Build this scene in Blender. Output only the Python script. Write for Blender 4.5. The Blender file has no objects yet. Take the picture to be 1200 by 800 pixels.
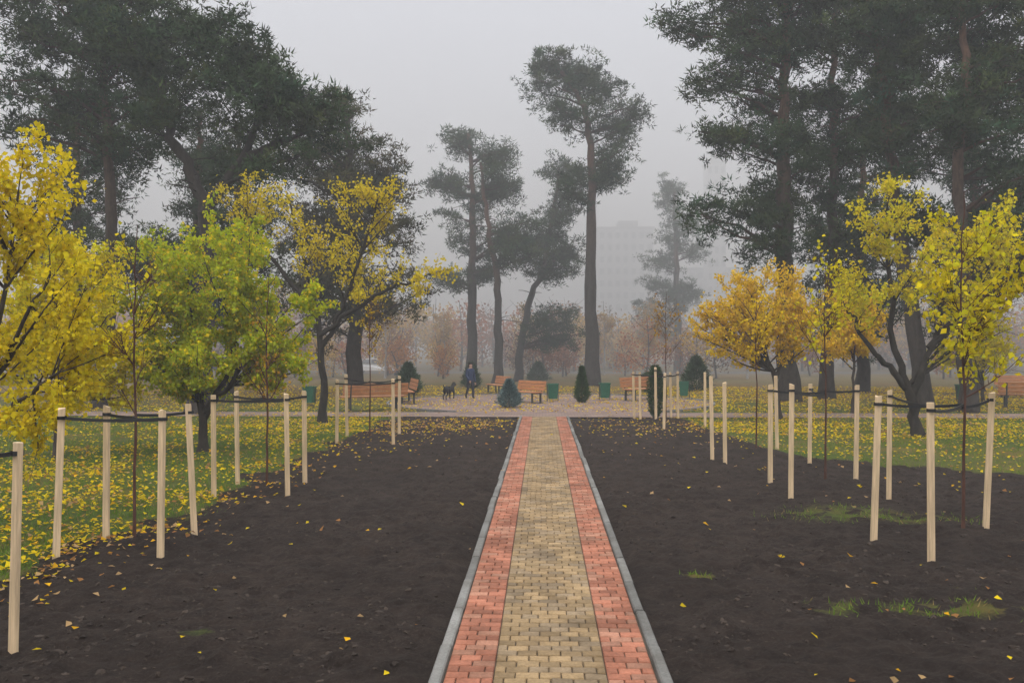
import bpy, bmesh, math, random
import numpy as np
from mathutils import Vector, Matrix, Euler

scene = bpy.context.scene
scene.view_settings.view_transform = 'Standard'
scene.view_settings.look = 'None'
scene.view_settings.exposure = 0
scene.view_settings.gamma = 1
R = np.random.default_rng(7)

# ------------------------------------------------------------------ noise
def vnoise(x, y, seed=0):
    x = np.asarray(x, float); y = np.asarray(y, float)
    xi = np.floor(x).astype(np.int64); yi = np.floor(y).astype(np.int64)
    fx = x - xi; fy = y - yi
    fx = fx*fx*(3-2*fx); fy = fy*fy*(3-2*fy)
    def h(a, b):
        n = (a*374761393 + b*668265263 + seed*1442695041) & 0xffffffff
        n = ((n ^ (n >> 13))*1274126177) & 0xffffffff
        n = n ^ (n >> 16)
        return (n & 0xffff)/65535.0
    return (h(xi, yi)*(1-fx)+h(xi+1, yi)*fx)*(1-fy)+(h(xi, yi+1)*(1-fx)+h(xi+1, yi+1)*fx)*fy
def fbm(x, y, seed=0, oct=4):
    s = 0; a = .5; t = 0
    for i in range(oct):
        s = s+a*vnoise(x*2**i, y*2**i, seed+i*17); t += a; a *= .55
    return s/t
def sstep(a, b, v):
    t = np.clip((v-a)/(b-a), 0, 1); return t*t*(3-2*t)

# ------------------------------------------------------------------ materials
def nmat(name):
    m = bpy.data.materials.new(name); m.use_nodes = True
    nt = m.node_tree
    return m, nt, nt.nodes, nt.links, nt.nodes['Principled BSDF']
def N(nodes, t, **kw):
    n = nodes.new(t)
    for k, v in kw.items(): setattr(n, k, v)
    return n
def mixc(nodes, links, fac, a, b, mode='MIX'):
    n = nodes.new('ShaderNodeMix'); n.data_type = 'RGBA'; n.blend_type = mode
    for idx, v in ((0, fac), (6, a), (7, b)):
        if hasattr(v, 'is_linked') or hasattr(v, 'links'): links.new(v, n.inputs[idx])
        elif idx == 0: n.inputs[0].default_value = v
        else: n.inputs[idx].default_value = (*v[:3], 1)
    return n.outputs[2]
def noise_out(nodes, links, scale, detail=5, rough=.6, coord='Object', stretch=None):
    tc = nodes.new('ShaderNodeTexCoord')
    src = tc.outputs[coord]
    if stretch:
        mp = nodes.new('ShaderNodeMapping'); links.new(src, mp.inputs[0]); mp.inputs['Scale'].default_value = stretch; src = mp.outputs[0]
    n = nodes.new('ShaderNodeTexNoise'); links.new(src, n.inputs['Vector'])
    n.inputs['Scale'].default_value = scale; n.inputs['Detail'].default_value = detail; n.inputs['Roughness'].default_value = rough
    return n.outputs['Fac']
def ramp(nodes, links, src, p0, p1, c0=(0, 0, 0), c1=(1, 1, 1)):
    r = nodes.new('ShaderNodeValToRGB'); links.new(src, r.inputs[0])
    r.color_ramp.elements[0].position = p0; r.color_ramp.elements[1].position = p1
    r.color_ramp.elements[0].color = (*c0, 1); r.color_ramp.elements[1].color = (*c1, 1)
    return r.outputs[0]
def bump(nodes, links, b, src, strength, dist=.02):
    n = nodes.new('ShaderNodeBump'); n.inputs['Strength'].default_value = strength; n.inputs['Distance'].default_value = dist
    links.new(src, n.inputs['Height']); links.new(n.outputs[0], b.inputs['Normal'])

def leafmat(name, trans=.35):
    m, nt, nd, lk, b = nmat(name)
    nd.remove(b)
    a = N(nd, 'ShaderNodeAttribute', attribute_name='col')
    d = nd.new('ShaderNodeBsdfDiffuse'); lk.new(a.outputs['Color'], d.inputs['Color'])
    last = d.outputs[0]
    if trans:
        tr = nd.new('ShaderNodeBsdfTranslucent'); lk.new(a.outputs['Color'], tr.inputs['Color'])
        mx = nd.new('ShaderNodeMixShader'); mx.inputs[0].default_value = trans
        lk.new(d.outputs[0], mx.inputs[1]); lk.new(tr.outputs[0], mx.inputs[2]); last = mx.outputs[0]
    lk.new(last, nd['Material Output'].inputs['Surface'])
    return m
def attrmat(name, nscale=14, lo=.6, hi=1.3, rough=.85, bstr=.5, stretch=None, bd=.02):
    m, nt, nd, lk, b = nmat(name)
    a = N(nd, 'ShaderNodeAttribute', attribute_name='col')
    f = noise_out(nd, lk, nscale, 6, .65, 'Object', stretch)
    g = ramp(nd, lk, f, .3, .7, (lo,)*3, (hi,)*3)
    c = mixc(nd, lk, 1.0, a.outputs['Color'], g, 'MULTIPLY')
    lk.new(c, b.inputs['Base Color']); b.inputs['Roughness'].default_value = rough
    b.inputs['Specular IOR Level'].default_value = .25
    bump(nd, lk, b, f, bstr, bd)
    return m
def plain(name, col, rough=.6, nscale=20, var=.25, metal=0, bstr=.1, stretch=None):
    m, nt, nd, lk, b = nmat(name)
    f = noise_out(nd, lk, nscale, 5, .6, 'Object', stretch)
    c = ramp(nd, lk, f, .3, .7, tuple(x*(1-var) for x in col), tuple(min(1, x*(1+var)) for x in col))
    lk.new(c, b.inputs['Base Color']); b.inputs['Roughness'].default_value = rough; b.inputs['Metallic'].default_value = metal
    bump(nd, lk, b, f, bstr, .01)
    return m
M_leaf = leafmat('leaf', .48)
M_needle = leafmat('needles', 0)
M_bark = attrmat('bark', 9, .5, 1.4, .95, .9, (1, 1, .35), .04)
M_grass = leafmat('grass_blade', .3)
M_wood = plain('stake_wood', (.58, .43, .26), .75, 5, .30, 0, .2, (7, 7, .5))
M_bench = plain('bench_wood', (.40, .17, .065), .55, 5, .35, 0, .15, (1, 8, 8))
M_black = plain('black_rubber', (.012, .012, .013), .6, 20, .2)
M_iron = plain('painted_iron', (.03, .032, .03), .5, 20, .2)
M_green = plain('green_paint', (.012, .10, .055), .5, 12, .25)

# ------------------------------------------------------------------ mesh builder
class MB:
    def __init__(s): s.v = []; s.f = []; s.c = []; s.n = 0
    def add(s, v, f, c, mat=0):
        v = np.asarray(v, float).reshape(-1, 3); f = np.asarray(f, int)
        c = np.asarray(c, float)
        if c.ndim == 1: c = np.tile(c, (len(v), 1))
        s.v.append(v); s.c.append(c); s.f.append((f+s.n, mat)); s.n += len(v)
    def tube(s, pts, rad, col, sides=6, mat=0, rough=0, rng=R):
        P = np.asarray(pts, float); n = len(P); rad = np.asarray(rad, float)
        T = np.gradient(P, axis=0); T /= np.linalg.norm(T, axis=1)[:, None]+1e-9
        ref = np.array([1., .13, 0]) if abs(T[0][2]) > .5 else np.array([0, 0, 1.])
        U = np.cross(T, ref); U /= np.linalg.norm(U, axis=1)[:, None]+1e-9
        W = np.cross(T, U)
        a = np.linspace(0, 2*np.pi, sides, endpoint=False)
        rr = rad[:, None]*np.ones((n, sides))
        if rough: rr = rr*(1+rough*rng.normal(size=(n, sides)))
        V = P[:, None, :]+rr[:, :, None]*(np.cos(a)[None, :, None]*U[:, None, :]+np.sin(a)[None, :, None]*W[:, None, :])
        i = np.arange(n-1)[:, None]*sides; j = np.arange(sides)[None, :]; j2 = (j+1) % sides
        F = np.stack([i+j, i+j2, i+sides+j2, i+sides+j], -1).reshape(-1, 4)
        c = np.asarray(col, float)
        if c.ndim == 2: c = np.repeat(c, sides, 0)
        s.add(V.reshape(-1, 3), F, c, mat)
    def leaves(s, C, size, aspect, cols, mat=1, tri=False, rng=R, up=0.0, dirs=None):
        n = len(C)
        d = rng.normal(size=(n, 3)) if dirs is None else dirs+rng.normal(size=(n, 3))*.45
        d /= np.linalg.norm(d, axis=1)[:, None]
        q = rng.normal(size=(n, 3)); q[:, 2] *= (1-up)
        w = np.cross(d, q); w /= np.linalg.norm(w, axis=1)[:, None]+1e-9
        sz = (size*rng.uniform(.65, 1.25, n))[:, None]
        if tri:
            V = np.stack([C-w*sz*aspect/2, C+w*sz*aspect/2, C+d*sz], 1); k = 3
        else:
            nrm = np.cross(d, w)
            V = np.stack([C, C+d*sz*.45+w*sz*aspect*.5+nrm*sz*.08, C+d*sz, C+d*sz*.45-w*sz*aspect*.5+nrm*sz*.08], 1); k = 4
        F = np.arange(n*k).reshape(n, k)
        s.add(V.reshape(-1, 3), F, np.repeat(cols, k, 0), mat)
    def build(s, name, mats, smooth_mats=(0,)):
        me = bpy.data.meshes.new(name)
        V = np.concatenate(s.v); C = np.concatenate(s.c)
        me.vertices.add(len(V)); me.vertices.foreach_set('co', V.astype(np.float32).ravel())
        L = np.concatenate([f.ravel() for f, m in s.f]); cnt = np.concatenate([np.full(len(f), f.shape[1]) for f, m in s.f])
        mi = np.concatenate([np.full(len(f), m) for f, m in s.f])
        me.loops.add(len(L)); me.loops.foreach_set('vertex_index', L.astype(np.int32))
        me.polygons.add(len(cnt)); st = np.concatenate([[0], np.cumsum(cnt)[:-1]])
        me.polygons.foreach_set('loop_start', st.astype(np.int32))
        me.polygons.foreach_set('material_index', mi.astype(np.int32))
        me.polygons.foreach_set('use_smooth', np.isin(mi, smooth_mats))
        at = me.attributes.new('col', 'FLOAT_COLOR', 'POINT')
        at.data.foreach_set('color', np.concatenate([C, np.ones((len(C), 1))], 1).astype(np.float32).ravel())
        me.update(calc_edges=True); me.validate()
        for m in mats: me.materials.append(m)
        o = bpy.data.objects.new(name, me); scene.collection.objects.link(o)
        return o

# ------------------------------------------------------------------ trees
def resample(pts, n):
    P = np.asarray(pts, float); t = np.linspace(0, 1, len(P)); tt = np.linspace(0, 1, n)
    Q = np.stack([np.interp(tt, t, P[:, k]) for k in range(P.shape[1])], 1)
    for _ in range(3): Q[1:-1] = (Q[:-2]+2*Q[1:-1]+Q[2:])/4
    return Q
def bez(a, b, c, n):
    t = np.linspace(0, 1, n)[:, None]
    return (1-t)**2*a+2*t*(1-t)*b+t*t*c

def pine(name, Y, trunk, r0, lobes, dens=1.0, base=(.036, .056, .024), needles=115, nsz=.25, seed=1, extra=None, clump=.50, top=(.10, .055, .035)):
    rng = np.random.default_rng(seed); mb = MB()
    T = resample([(x, Y+(0.3*math.sin(z*.4+seed)), z) for x, z in trunk], 26)
    zt = T[-1, 2]
    T[1:-1, :2] += rng.normal(size=(24, 2))*.06
    rad = r0*(1-.72*(T[:, 2]/zt)**1.1); rad[0] *= 1.35; rad[1] *= 1.1
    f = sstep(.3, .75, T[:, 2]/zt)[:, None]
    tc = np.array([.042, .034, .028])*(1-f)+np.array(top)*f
    mb.tube(T, rad, tc, 10, 0, .05, rng)
    trunks = [T]; rads = [rad]
    if extra:
        for e in extra:
            E = resample([(x, Y+.4*math.sin(z*.7), z) for x, z in e], 16); er = np.linspace(r0*.55, r0*.15, 16)
            mb.tube(E, er, np.array([.028, .022, .019]), 8, 0, .06, rng); trunks.append(E); rads.append(er)
    for k in range(9):
        i = rng.integers(6, 20); a = rng.uniform(0, 6.28); L = rng.uniform(.4, 1.9)
        p = T[i]; e = p+np.array([math.cos(a)*L, math.sin(a)*L, rng.uniform(-.3, .4)])
        mb.tube(bez(p, (p+e)/2+np.array([0, 0, .15]), e, 4), np.linspace(.035, .012, 4), tc[i], 4)
    C = []
    for (cx, cz, rx, rz) in lobes:
        rx = rx*1.06; rz = rz*1.1; ry = rx*.95
        nl = max(4, int(round(rx*rz*1.0*dens+1)))
        for _ in range(nl):
            v = rng.normal(size=3); v /= np.linalg.norm(v); v *= rng.uniform(.45, 1.05)
            tgt = np.array([cx, Y, cz])+v*np.array([rx, ry, rz])
            best = None
            for Tk, rk in zip(trunks, rads):
                hd = np.hypot(Tk[:, 0]-tgt[0], Tk[:, 1]-tgt[1])
                want = tgt[2]-.35*hd
                sc = np.abs(Tk[:, 2]-want)+.25*hd; i = int(np.argmin(sc[3:]))+3
                if best is None or sc[i] < best[0]: best = (sc[i], Tk[i], rk[i])
            a = best[1]; L = np.linalg.norm(tgt-a)
            mid = (a+tgt)/2+np.array([0, 0, L*rng.uniform(.0, .18)])+rng.normal(size=3)*L*.09
            P = bez(a, mid, tgt, 8); P[1:-1] += rng.normal(size=(6, 3))*.05*L*.3
            lr = min(best[2]*.5, .02+.02*L)
            mb.tube(P, np.linspace(lr, .015, 8), tc[-1]*rng.uniform(.4, .7), 5)
            ns = int(rng.integers(5, 8)*(.8+.4*dens*.5))
            for q in range(ns):
                t = rng.uniform(.45, 1); p = P[min(7, int(t*7))]
                w = rng.normal(size=3)*np.array([1, 1, .75]); w /= np.linalg.norm(w)
                ln = rng.uniform(.3, 1.0)*(.5+.25*rx)
                e = p+w*ln+np.array([0, 0, .02])
                mb.tube(np.array([p, (p+e)/2+np.array([0, 0, .05]), e]), [.018, .012, .007], tc[-1]*.4, 3)
                C.append(e)
            C.append(P[-1])
    C = np.array(C); m = len(C)
    csz = clump*rng.uniform(.5, 1.2, m)[:, None, None]
    off = rng.normal(size=(m, needles, 3))*csz*np.array([1, 1, .7])
    sub = rng.normal(size=(m, 6, 3))*csz*np.array([.95, .95, .5])
    pick = rng.integers(0, 6, (m, needles))
    offs = sub[np.arange(m)[:, None], pick]+off*.25
    pts = (C[:, None, :]+offs).reshape(-1, 3)
    out = (off*.25).reshape(-1, 3); out = out/(np.linalg.norm(out, axis=1)[:, None]+1e-6); out[:, 2] += .3
    sb = rng.uniform(.55, 1.5, (m, 6))[np.arange(m)[:, None], pick]
    br = rng.uniform(.7, 1.35, m)[:, None]*sb
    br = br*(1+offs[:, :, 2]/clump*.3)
    hue = rng.normal(size=m)[:, None]*np.ones((1, needles))
    col = np.array(base)[None, None, :]*np.clip(br, .3, 2.1)[:, :, None]
    col = col*(1+np.stack([hue*.14, hue*.02, -hue*.1], -1))
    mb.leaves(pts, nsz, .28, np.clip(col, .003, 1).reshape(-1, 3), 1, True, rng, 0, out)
    return mb.build(name, [M_bark, M_needle])

def broadleaf(name, Y, base_x, stems, lobes, nleaf, lsize, colA, colB, seed=1, r0=.08, bark=(.05, .04, .032), cover=1.0, asp=.8, colC=None, bare=.6):
    rng = np.random.default_rng(seed); mb = MB()
    trunks = []; rads = []
    for k, s in enumerate(stems):
        T = resample([(x, Y+dy, z) for x, dy, z in s], 14)
        T[2:-1] += rng.normal(size=(11, 3))*r0*.3
        rr = np.linspace(1 if k == 0 else .62, .22, 14)*r0
        if k == 0: rr[0] *= 1.3
        mb.tube(T, rr, np.array(bark), 8, 0, .04, rng); trunks.append(T); rads.append(rr)
    tw = []
    tot = sum(l[2]*l[3] for l in lobes)
    for (cx, cz, rx, rz, dy) in lobes:
        ry = rx*.9
        nl = max(3, int(round(cover*22*rx*rz/tot)))
        for _ in range(nl):
            v = rng.normal(size=3); v /= np.linalg.norm(v); v *= rng.uniform(.4, 1.05)
            tgt = np.array([cx, Y+dy, cz])+v*np.array([rx, ry, rz])
            best = None
            for Tk, rk in zip(trunks, rads):
                hd = np.hypot(Tk[:, 0]-tgt[0], Tk[:, 1]-tgt[1])
                want = tgt[2]-.95*hd-.1
                sc = np.abs(Tk[:, 2]-want)+.4*hd; i = int(np.argmin(sc[5:]))+5
                if best is None or sc[i] < best[0]: best = (sc[i], Tk[i], rk[i])
            a = best[1]; L = np.linalg.norm(tgt-a)+.01
            mid = (a+tgt)/2+np.array([0, 0, L*rng.uniform(-.12, .1)])+rng.normal(size=3)*L*.07
            P = bez(a, mid, tgt, 9)
            lr = min(best[2]*.6, .006+.011*L)
            mb.tube(P, np.linspace(lr, .004, 9), np.array(bark), 4)
            tw.append(P)
            for q in range(int(rng.integers(5, 9))):
                t = rng.uniform(.3, .97); i = min(7, int(t*8)); p = P[i]
                dr = (P[i+1]-P[i]); dr /= np.linalg.norm(dr)
                w = dr*.9+rng.normal(size=3)*.6+np.array([0, 0, .25]); w /= np.linalg.norm(w)
                ln = rng.uniform(.25, .75)*(.35+.35*rx)
                e = p+w*ln; Q = bez(p, (p+e)/2+rng.normal(size=3)*.04, e, 5)
                mb.tube(Q, np.linspace(max(.0035, lr*.35), .002, 5), np.array(bark), 3)
                tw.append(Q); tw.append(Q)
                for z in range(2):
                    w2 = w+rng.normal(size=3)*.6; w2 /= np.linalg.norm(w2); p2 = Q[rng.integers(1, 5)]; e2 = p2+w2*ln*.55
                    Q2 = bez(p2, (p2+e2)/2, e2, 3); mb.tube(Q2, [.003, .0025, .002], np.array(bark), 3); tw.append(Q2)
    idx = rng.integers(0, len(tw), nleaf); twb = rng.uniform(0, 1, len(tw)); lb = rng.uniform(0.05, 1, len(tw))
    keep = rng.uniform(size=nleaf) < lb[idx]**bare
    idx = idx[keep]; n = len(idx)
    tt = rng.uniform(.2, 1.0, n)
    pts = np.zeros((n, 3))
    for j, (i, t) in enumerate(zip(idx, tt)):
        q = tw[i]; f = t*(len(q)-1); k = min(len(q)-2, int(f)); pts[j] = q[k]*(1-f+k)+q[k+1]*(f-k)
    pts += rng.normal(size=(n, 3))*lsize*.6
    mixv = np.clip(twb[idx]*.6+rng.uniform(0, .4, n)+rng.normal(size=n)*.1, 0, 1)[:, None]
    col = np.array(colA)*(1-mixv)+np.array(colB)*mixv
    if colC is not None:
        s = rng.uniform(size=n) < .16; col[s] = np.array(colC)
    col = col*rng.uniform(.65, 1.2, n)[:, None]
    d = rng.normal(size=(n, 3)); d[:, 2] -= .5
    mb.leaves(pts, lsize, asp, np.clip(col, 0.003, .9), 1, False, rng, .3, d)
    return mb.build(name, [M_bark, M_leaf])

YEL = (.80, .60, .02); YG = (.56, .56, .02); GRN = (.32, .42, .02); ORG = (.74, .46, .025); BRN = (.25, .12, .03)

# centre pines
pine('pine_tree', 57, [(3.2, 0), (3.0, 8), (3.2, 14), (2.9, 17.5), (1.7, 19.6), (.4, 20.8)], .46,
     [(-.7, 19.7, 1.5, 1.1), (1.3, 20.6, 1.7, .9), (4.6, 18.0, 1.9, 1.5), (5.3, 15.0, 1.4, .9), (.2, 17.5, 1.5, .7), (1.6, 13.2, 1.3, 1.2), (3.4, 20, 1.4, .9), (6.2, 17, .9, .8), (4.4, 13.4, .9, .5)], 1.2, seed=11)
pine('pine_tree', 62, [(-5, 0), (-4.9, 9), (-4.9, 14), (-5.2, 17.5)], .40,
     [(-5.9, 16.8, 2.0, 1.1), (-7.3, 14, 1.2, 1.6), (-3.2, 15.6, 1.5, 1.3), (-2.5, 13, 1.4, 1.6), (-6.6, 10.4, 1.5, 1.8), (-4.6, 7.6, 1.5, 1.4), (-5.2, 13, 1.6, 1.2), (-6.7, 7.3, 1, .9), (-2.0, 10.2, 1, .8)], 1.1, seed=12)
pine('pine_tree', 60, [(-3.1, 0), (-3.0, 6), (-3.7, 11), (-4.2, 15)], .32,
     [(-2.1, 11, 1.6, 1.6), (-3.6, 14.1, 1.6, 1.1), (-1.2, 9, 1.1, 1.1)], seed=13)
pine('pine_tree', 64, [(-1.8, 0), (-1.3, 5), (0, 8), (.8, 12), (1.2, 15.5)], .30,
     [(1.4, 15.1, 1.5, 1.0), (.2, 11.4, 1.9, 1.6), (1.2, 7.6, 2.2, 1.7), (.5, 4.4, 2.1, 1.2), (2.2, 10, 1.2, 1.2), (2.0, 12.9, 1.2, .9), (-1, 9.6, 1, .9), (2.4, 3.4, 1, .7)], 1.2, seed=14)
pine('pine_tree', 88, [(13.5, 0), (13.2, 10), (13, 18)], .42,
     [(13, 17, 2.2, 1.8), (11.3, 12.5, 2.2, 2.3), (14.8, 13.2, 2.2, 2.2), (11.6, 8, 2.4, 2.2), (14.8, 8.5, 1.9, 1.7), (11.6, 4.2, 2.2, 1.3), (9.6, 5.6, 1, .8)], 1, seed=15)
# right pines
pine('pine_tree', 40, [(11.1, 0), (10.7, 8), (10.9, 14), (10.9, 20)], .45,
     [(9.4, 15.8, 2.4, 1.9), (7.0, 15.1, 1.3, 1.2), (6.7, 17.2, 1.3, .6), (10.3, 12.7, 2.0, 1.6), (8.1, 12.2, 1.5, .9), (11, 17.9, 3, 2), (7.8, 8.9, 1.9, .5), (11, 9.6, 1.8, 1.2), (8.6, 18.5, 2, 1.4), (9.8, 7.3, 1.4, .8)], 1.5, seed=21)
pine('pine_tree', 42, [(13.3, 0), (13.6, 8), (13.7, 14), (13.7, 20)], .33,
     [(13.5, 18, 3, 2.2), (14.7, 13.6, 2.2, 1.6), (13.1, 10.8, 1.8, 1.5), (13.9, 7.6, 1.8, 1.2), (12.3, 14.6, 1.6, 1.1)], 1.5, seed=22)
pine('pine_tree', 37, [(15.5, 0), (15, 5), (14.6, 9), (14.1, 13), (13, 18)], .36,
     [(14, 15.7, 2.5, 2.0), (15, 13, 1.9, 1.6), (16.2, 15.9, 2.4, 1.8), (14.7, 10.2, 1.7, 1.0), (16, 7.8, 1.6, .9), (16.8, 12.5, 2, 1.3)], 1.5, seed=23)
pine('pine_tree', 34, [(15.9, 0), (15.8, 8), (15.9, 12), (15.8, 17)], .31,
     [(16.8, 14.4, 2.7, 2.1), (17.5, 11.5, 2.2, 1.6), (15.5, 10.8, 1.7, 1.1), (18.1, 8.5, 2, 1.4), (17.3, 6, 1.6, .8)], 1.5, seed=24)
pine('pine_tree', 36, [(20, 0), (20.2, 8), (20, 17)], .33,
     [(19.6, 14, 3, 2.8), (20.5, 9, 2.6, 2.2), (19.5, 6, 2.2, 1.2)], 1.4, seed=25)
pine('pine_tree', 50, [(24, 0), (24, 8), (24, 16)], .4, [(24, 13, 4, 3), (23, 8, 4, 3), (27, 9, 3, 3), (22, 4.6, 3, 1.8)], 1.1, seed=26)
pine('pine_tree', 49, [(17.5, 0), (17.3, 8), (17.6, 15)], .36, [(17.5, 12.5, 3, 3), (16.2, 7.5, 3, 2.6), (19, 5, 2.8, 2.2), (15.5, 4.3, 2, 1.3)], 1.2, seed=27)
# left pines
pine('pine_tree', 35, [(-17.7, 0), (-17.4, 6), (-17.3, 9.5), (-17.6, 14), (-18, 18)], .3,
     [(-19.4, 14.8, 3, 2.0), (-17, 15, 2.6, 1.8), (-20, 12, 2.6, 1.3), (-15, 13.2, 2, 1.4), (-18, 10.7, 2.2, .9), (-14.9, 15.5, 1.7, 1.2), (-17.5, 17.5, 3, 1.5), (-21, 17, 2.5, 2)], 1.45, seed=31)
pine('pine_tree', 32, [(-12.6, 0), (-12.4, 4), (-12.2, 7.5), (-12.9, 8.9), (-13.6, 10.3), (-14, 12.5)], .40,
     [(-12.9, 13.6, 2.6, 1.5), (-10.9, 12.6, 2.2, 1.4), (-10.0, 10.6, 2.0, 1.0), (-14.2, 11.2, 1.8, 1.0), (-8.7, 11.2, 1.5, 1.0), (-7.9, 9.7, 1.3, 1.1), (-14.5, 14.5, 2, 1.4), (-11.3, 11.6, 1.5, .8)], 1.45, seed=32, top=(.035, .028, .024),
     extra=[[(-12.25, 7.2), (-11.5, 8.6), (-10.9, 9.4), (-10.4, 11.2), (-10.2, 12.6)], [(-10.9, 9.3), (-9.8, 9.9), (-8.6, 10.4)]])
pine('pine_tree', 47, [(-10.1, 0), (-10, 6), (-10.3, 12), (-10.5, 15)], .45,
     [(-11, 14.3, 2.6, 1.4), (-9.3, 11.6, 2.1, 2.0), (-12, 9.9, 2.6, 2.2), (-8.9, 7.9, 2.4, 2.1), (-11.6, 5.6, 2.8, 1.7), (-7.4, 4.8, 2, 1), (-8.0, 10.2, 1.1, 1.4), (-14, 12.5, 2, 1.8), (-13.5, 7, 2, 2)], 1.5, base=(.055, .052, .022), seed=33, top=(.05, .038, .03))
pine('pine_tree', 45, [(-24, 0), (-24, 8), (-24, 17)], .36, [(-24, 14, 3.4, 3), (-25, 9, 3, 2.5), (-21.5, 7, 2.6, 1.8)], 1.1, seed=34)
pine('pine_tree', 46, [(-18, 0), (-18.3, 8), (-18, 15)], .36, [(-18, 12, 3, 2.6), (-16.0, 8, 3, 2.4), (-20.5, 6, 3, 2.2), (-16, 4.6, 2.4, 1.4)], 1.2, seed=35)
pine('pine_tree', 41, [(-14.6, 0), (-14.4, 6), (-14.2, 12)], .3, [(-14.2, 10.2, 2.4, 1.8), (-13.6, 6.8, 2.4, 1.7), (-15.4, 4.6, 2, 1.2)], 1.2, seed=36)

# broadleaf trees
broadleaf('yellow_leaf_tree', 11, -7.2, [[(-7.4, 0, 0), (-7.3, 0, 1.3), (-6.9, 0, 2.6), (-6.7, .1, 4.4)], [(-7.2, 0, 1.4), (-6.6, -.3, 2.3), (-6.0, -.4, 3.3)], [(-7.2, 0, 1.2), (-6.5, -.3, 1.7), (-5.9, -.4, 2.1)]],
          [(-6.6, 4.3, 1.0, 1.1, 0), (-5.9, 3.4, .95, .8, 0), (-6.2, 2.4, 1.0, .8, -.2), (-7.8, 3.6, 1.2, 1.4, .2), (-6.2, 1.6, .75, .5, -.2)], 20000, .075, YEL, (.66, .58, .02), 41, .07, cover=2.1, bare=.8)
broadleaf('green_yellow_tree', 20.4, -7.8, [[(-7.9, 0, 0), (-7.9, 0, .9), (-8.1, 0, 2), (-8.3, 0, 3.6)], [(-7.9, 0, .7), (-7.4, .2, 1.8), (-7, .2, 3.8)], [(-7.9, 0, .9), (-7.0, -.3, 1.8), (-6.3, -.3, 2.8)]],
          [(-7.6, 4.3, 2.0, 1.3, 0), (-9.0, 3.0, 1.7, 1.3, 0), (-6.2, 3.3, 1.3, 1.3, 0), (-7.6, 2.3, 2.0, .9, 0), (-5.9, 2.1, .9, .7, 0)], 78000, .085, YG, GRN, 42, .12, cover=3.6, colC=YEL, bare=.5)
broadleaf('green_yellow_tree', 19, -10.6, [[(-10.6, 0, 0), (-10.6, 0, 1.2), (-10.4, 0, 2.4), (-10.2, 0, 3.8)]],
          [(-10.2, 3.6, 1.6, 1.4, 0), (-9.8, 2.2, 1.4, 1.0, 0), (-11.5, 3, 1.3, 1.2, 0)], 38000, .085, YEL, YG, 43, .08, cover=2.4)
broadleaf('yellow_leaf_tree', 28, -7, [[(-7, 0, 0), (-7, 0, 2), (-7.2, 0, 4), (-8.1, 0, 7.2)], [(-7.05, 0, 2.4), (-6.2, 0, 4), (-5.3, 0, 6.8)], [(-7.1, 0, 2.8), (-5.5, -.3, 4), (-3.6, -.5, 4.7)], [(-7.2, 0, 3.4), (-8.6, .2, 5), (-9.8, .2, 7.4)]],
          [(-9.2, 7.2, 1.4, 1.6, 0), (-6.6, 6.1, 1.7, 1.7, 0), (-4.9, 7, 1.0, 1.4, 0), (-3.7, 4.5, 1.3, .6, -.4), (-5.5, 4.4, 1.4, .8, 0)], 16000, .10, YEL, (.58, .50, .02), 44, .14, (.03, .025, .02), cover=3.2, bare=1.6)
broadleaf('orange_leaf_tree', 30, 7.5, [[(7.9, 0, 0), (7.8, 0, 1.5), (7.3, 0, 2.6), (7, 0, 4.2)], [(7.8, 0, 1.4), (8.3, 0, 2.6), (8.8, 0, 3.6)]],
          [(7, 4.0, 2.0, 1.2, 0), (8.5, 3.3, 1.3, .9, 0), (5.6, 3.4, 1.2, .8, 0)], 32000, .10, YEL, ORG, 45, .12, cover=2.8, bare=1.1)
broadleaf('yellow_leaf_tree', 24.5, 10.1, [[(10.2, 0, 0), (10.0, 0, 1.2), (9.5, 0, 2.4), (9.4, 0, 6.2)], [(10.05, 0, 1.1), (10.6, 0, 2.6), (11.2, 0, 5)], [(9.9, 0, 1.3), (9.1, 0, 2.2), (8.3, 0, 3.4)], [(10.5, 0, 2.4), (11.6, 0, 3.6), (12.5, 0, 5.6)]],
          [(9.5, 5.8, 1.2, 1.6, 0), (8.5, 3.8, 1.3, .9, 0), (10.9, 4.8, 1.5, 1.6, 0), (12.5, 5.4, 1.4, 1.2, 0), (12, 3.4, 1.3, .8, 0)], 22000, .10, YEL, YG, 46, .17, (.03, .025, .02), cover=3, bare=1.5)
broadleaf('green_yellow_tree', 40, 19.5, [[(19.5, 0, 0), (19.5, 0, 1), (19.6, 0, 3)]], [(19.5, 2.9, 2, 1.3, 0)], 8000, .12, YG, YEL, 47, .09, cover=1)
broadleaf('orange_leaf_tree', 33, 11.4, [[(11.4, 0, 0), (11.4, 0, 1.4), (11.5, 0, 3.4)]], [(11.4, 3.5, 1.5, 1.1, 0)], 10000, .11, YEL, ORG, 48, .08, cover=1)
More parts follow.
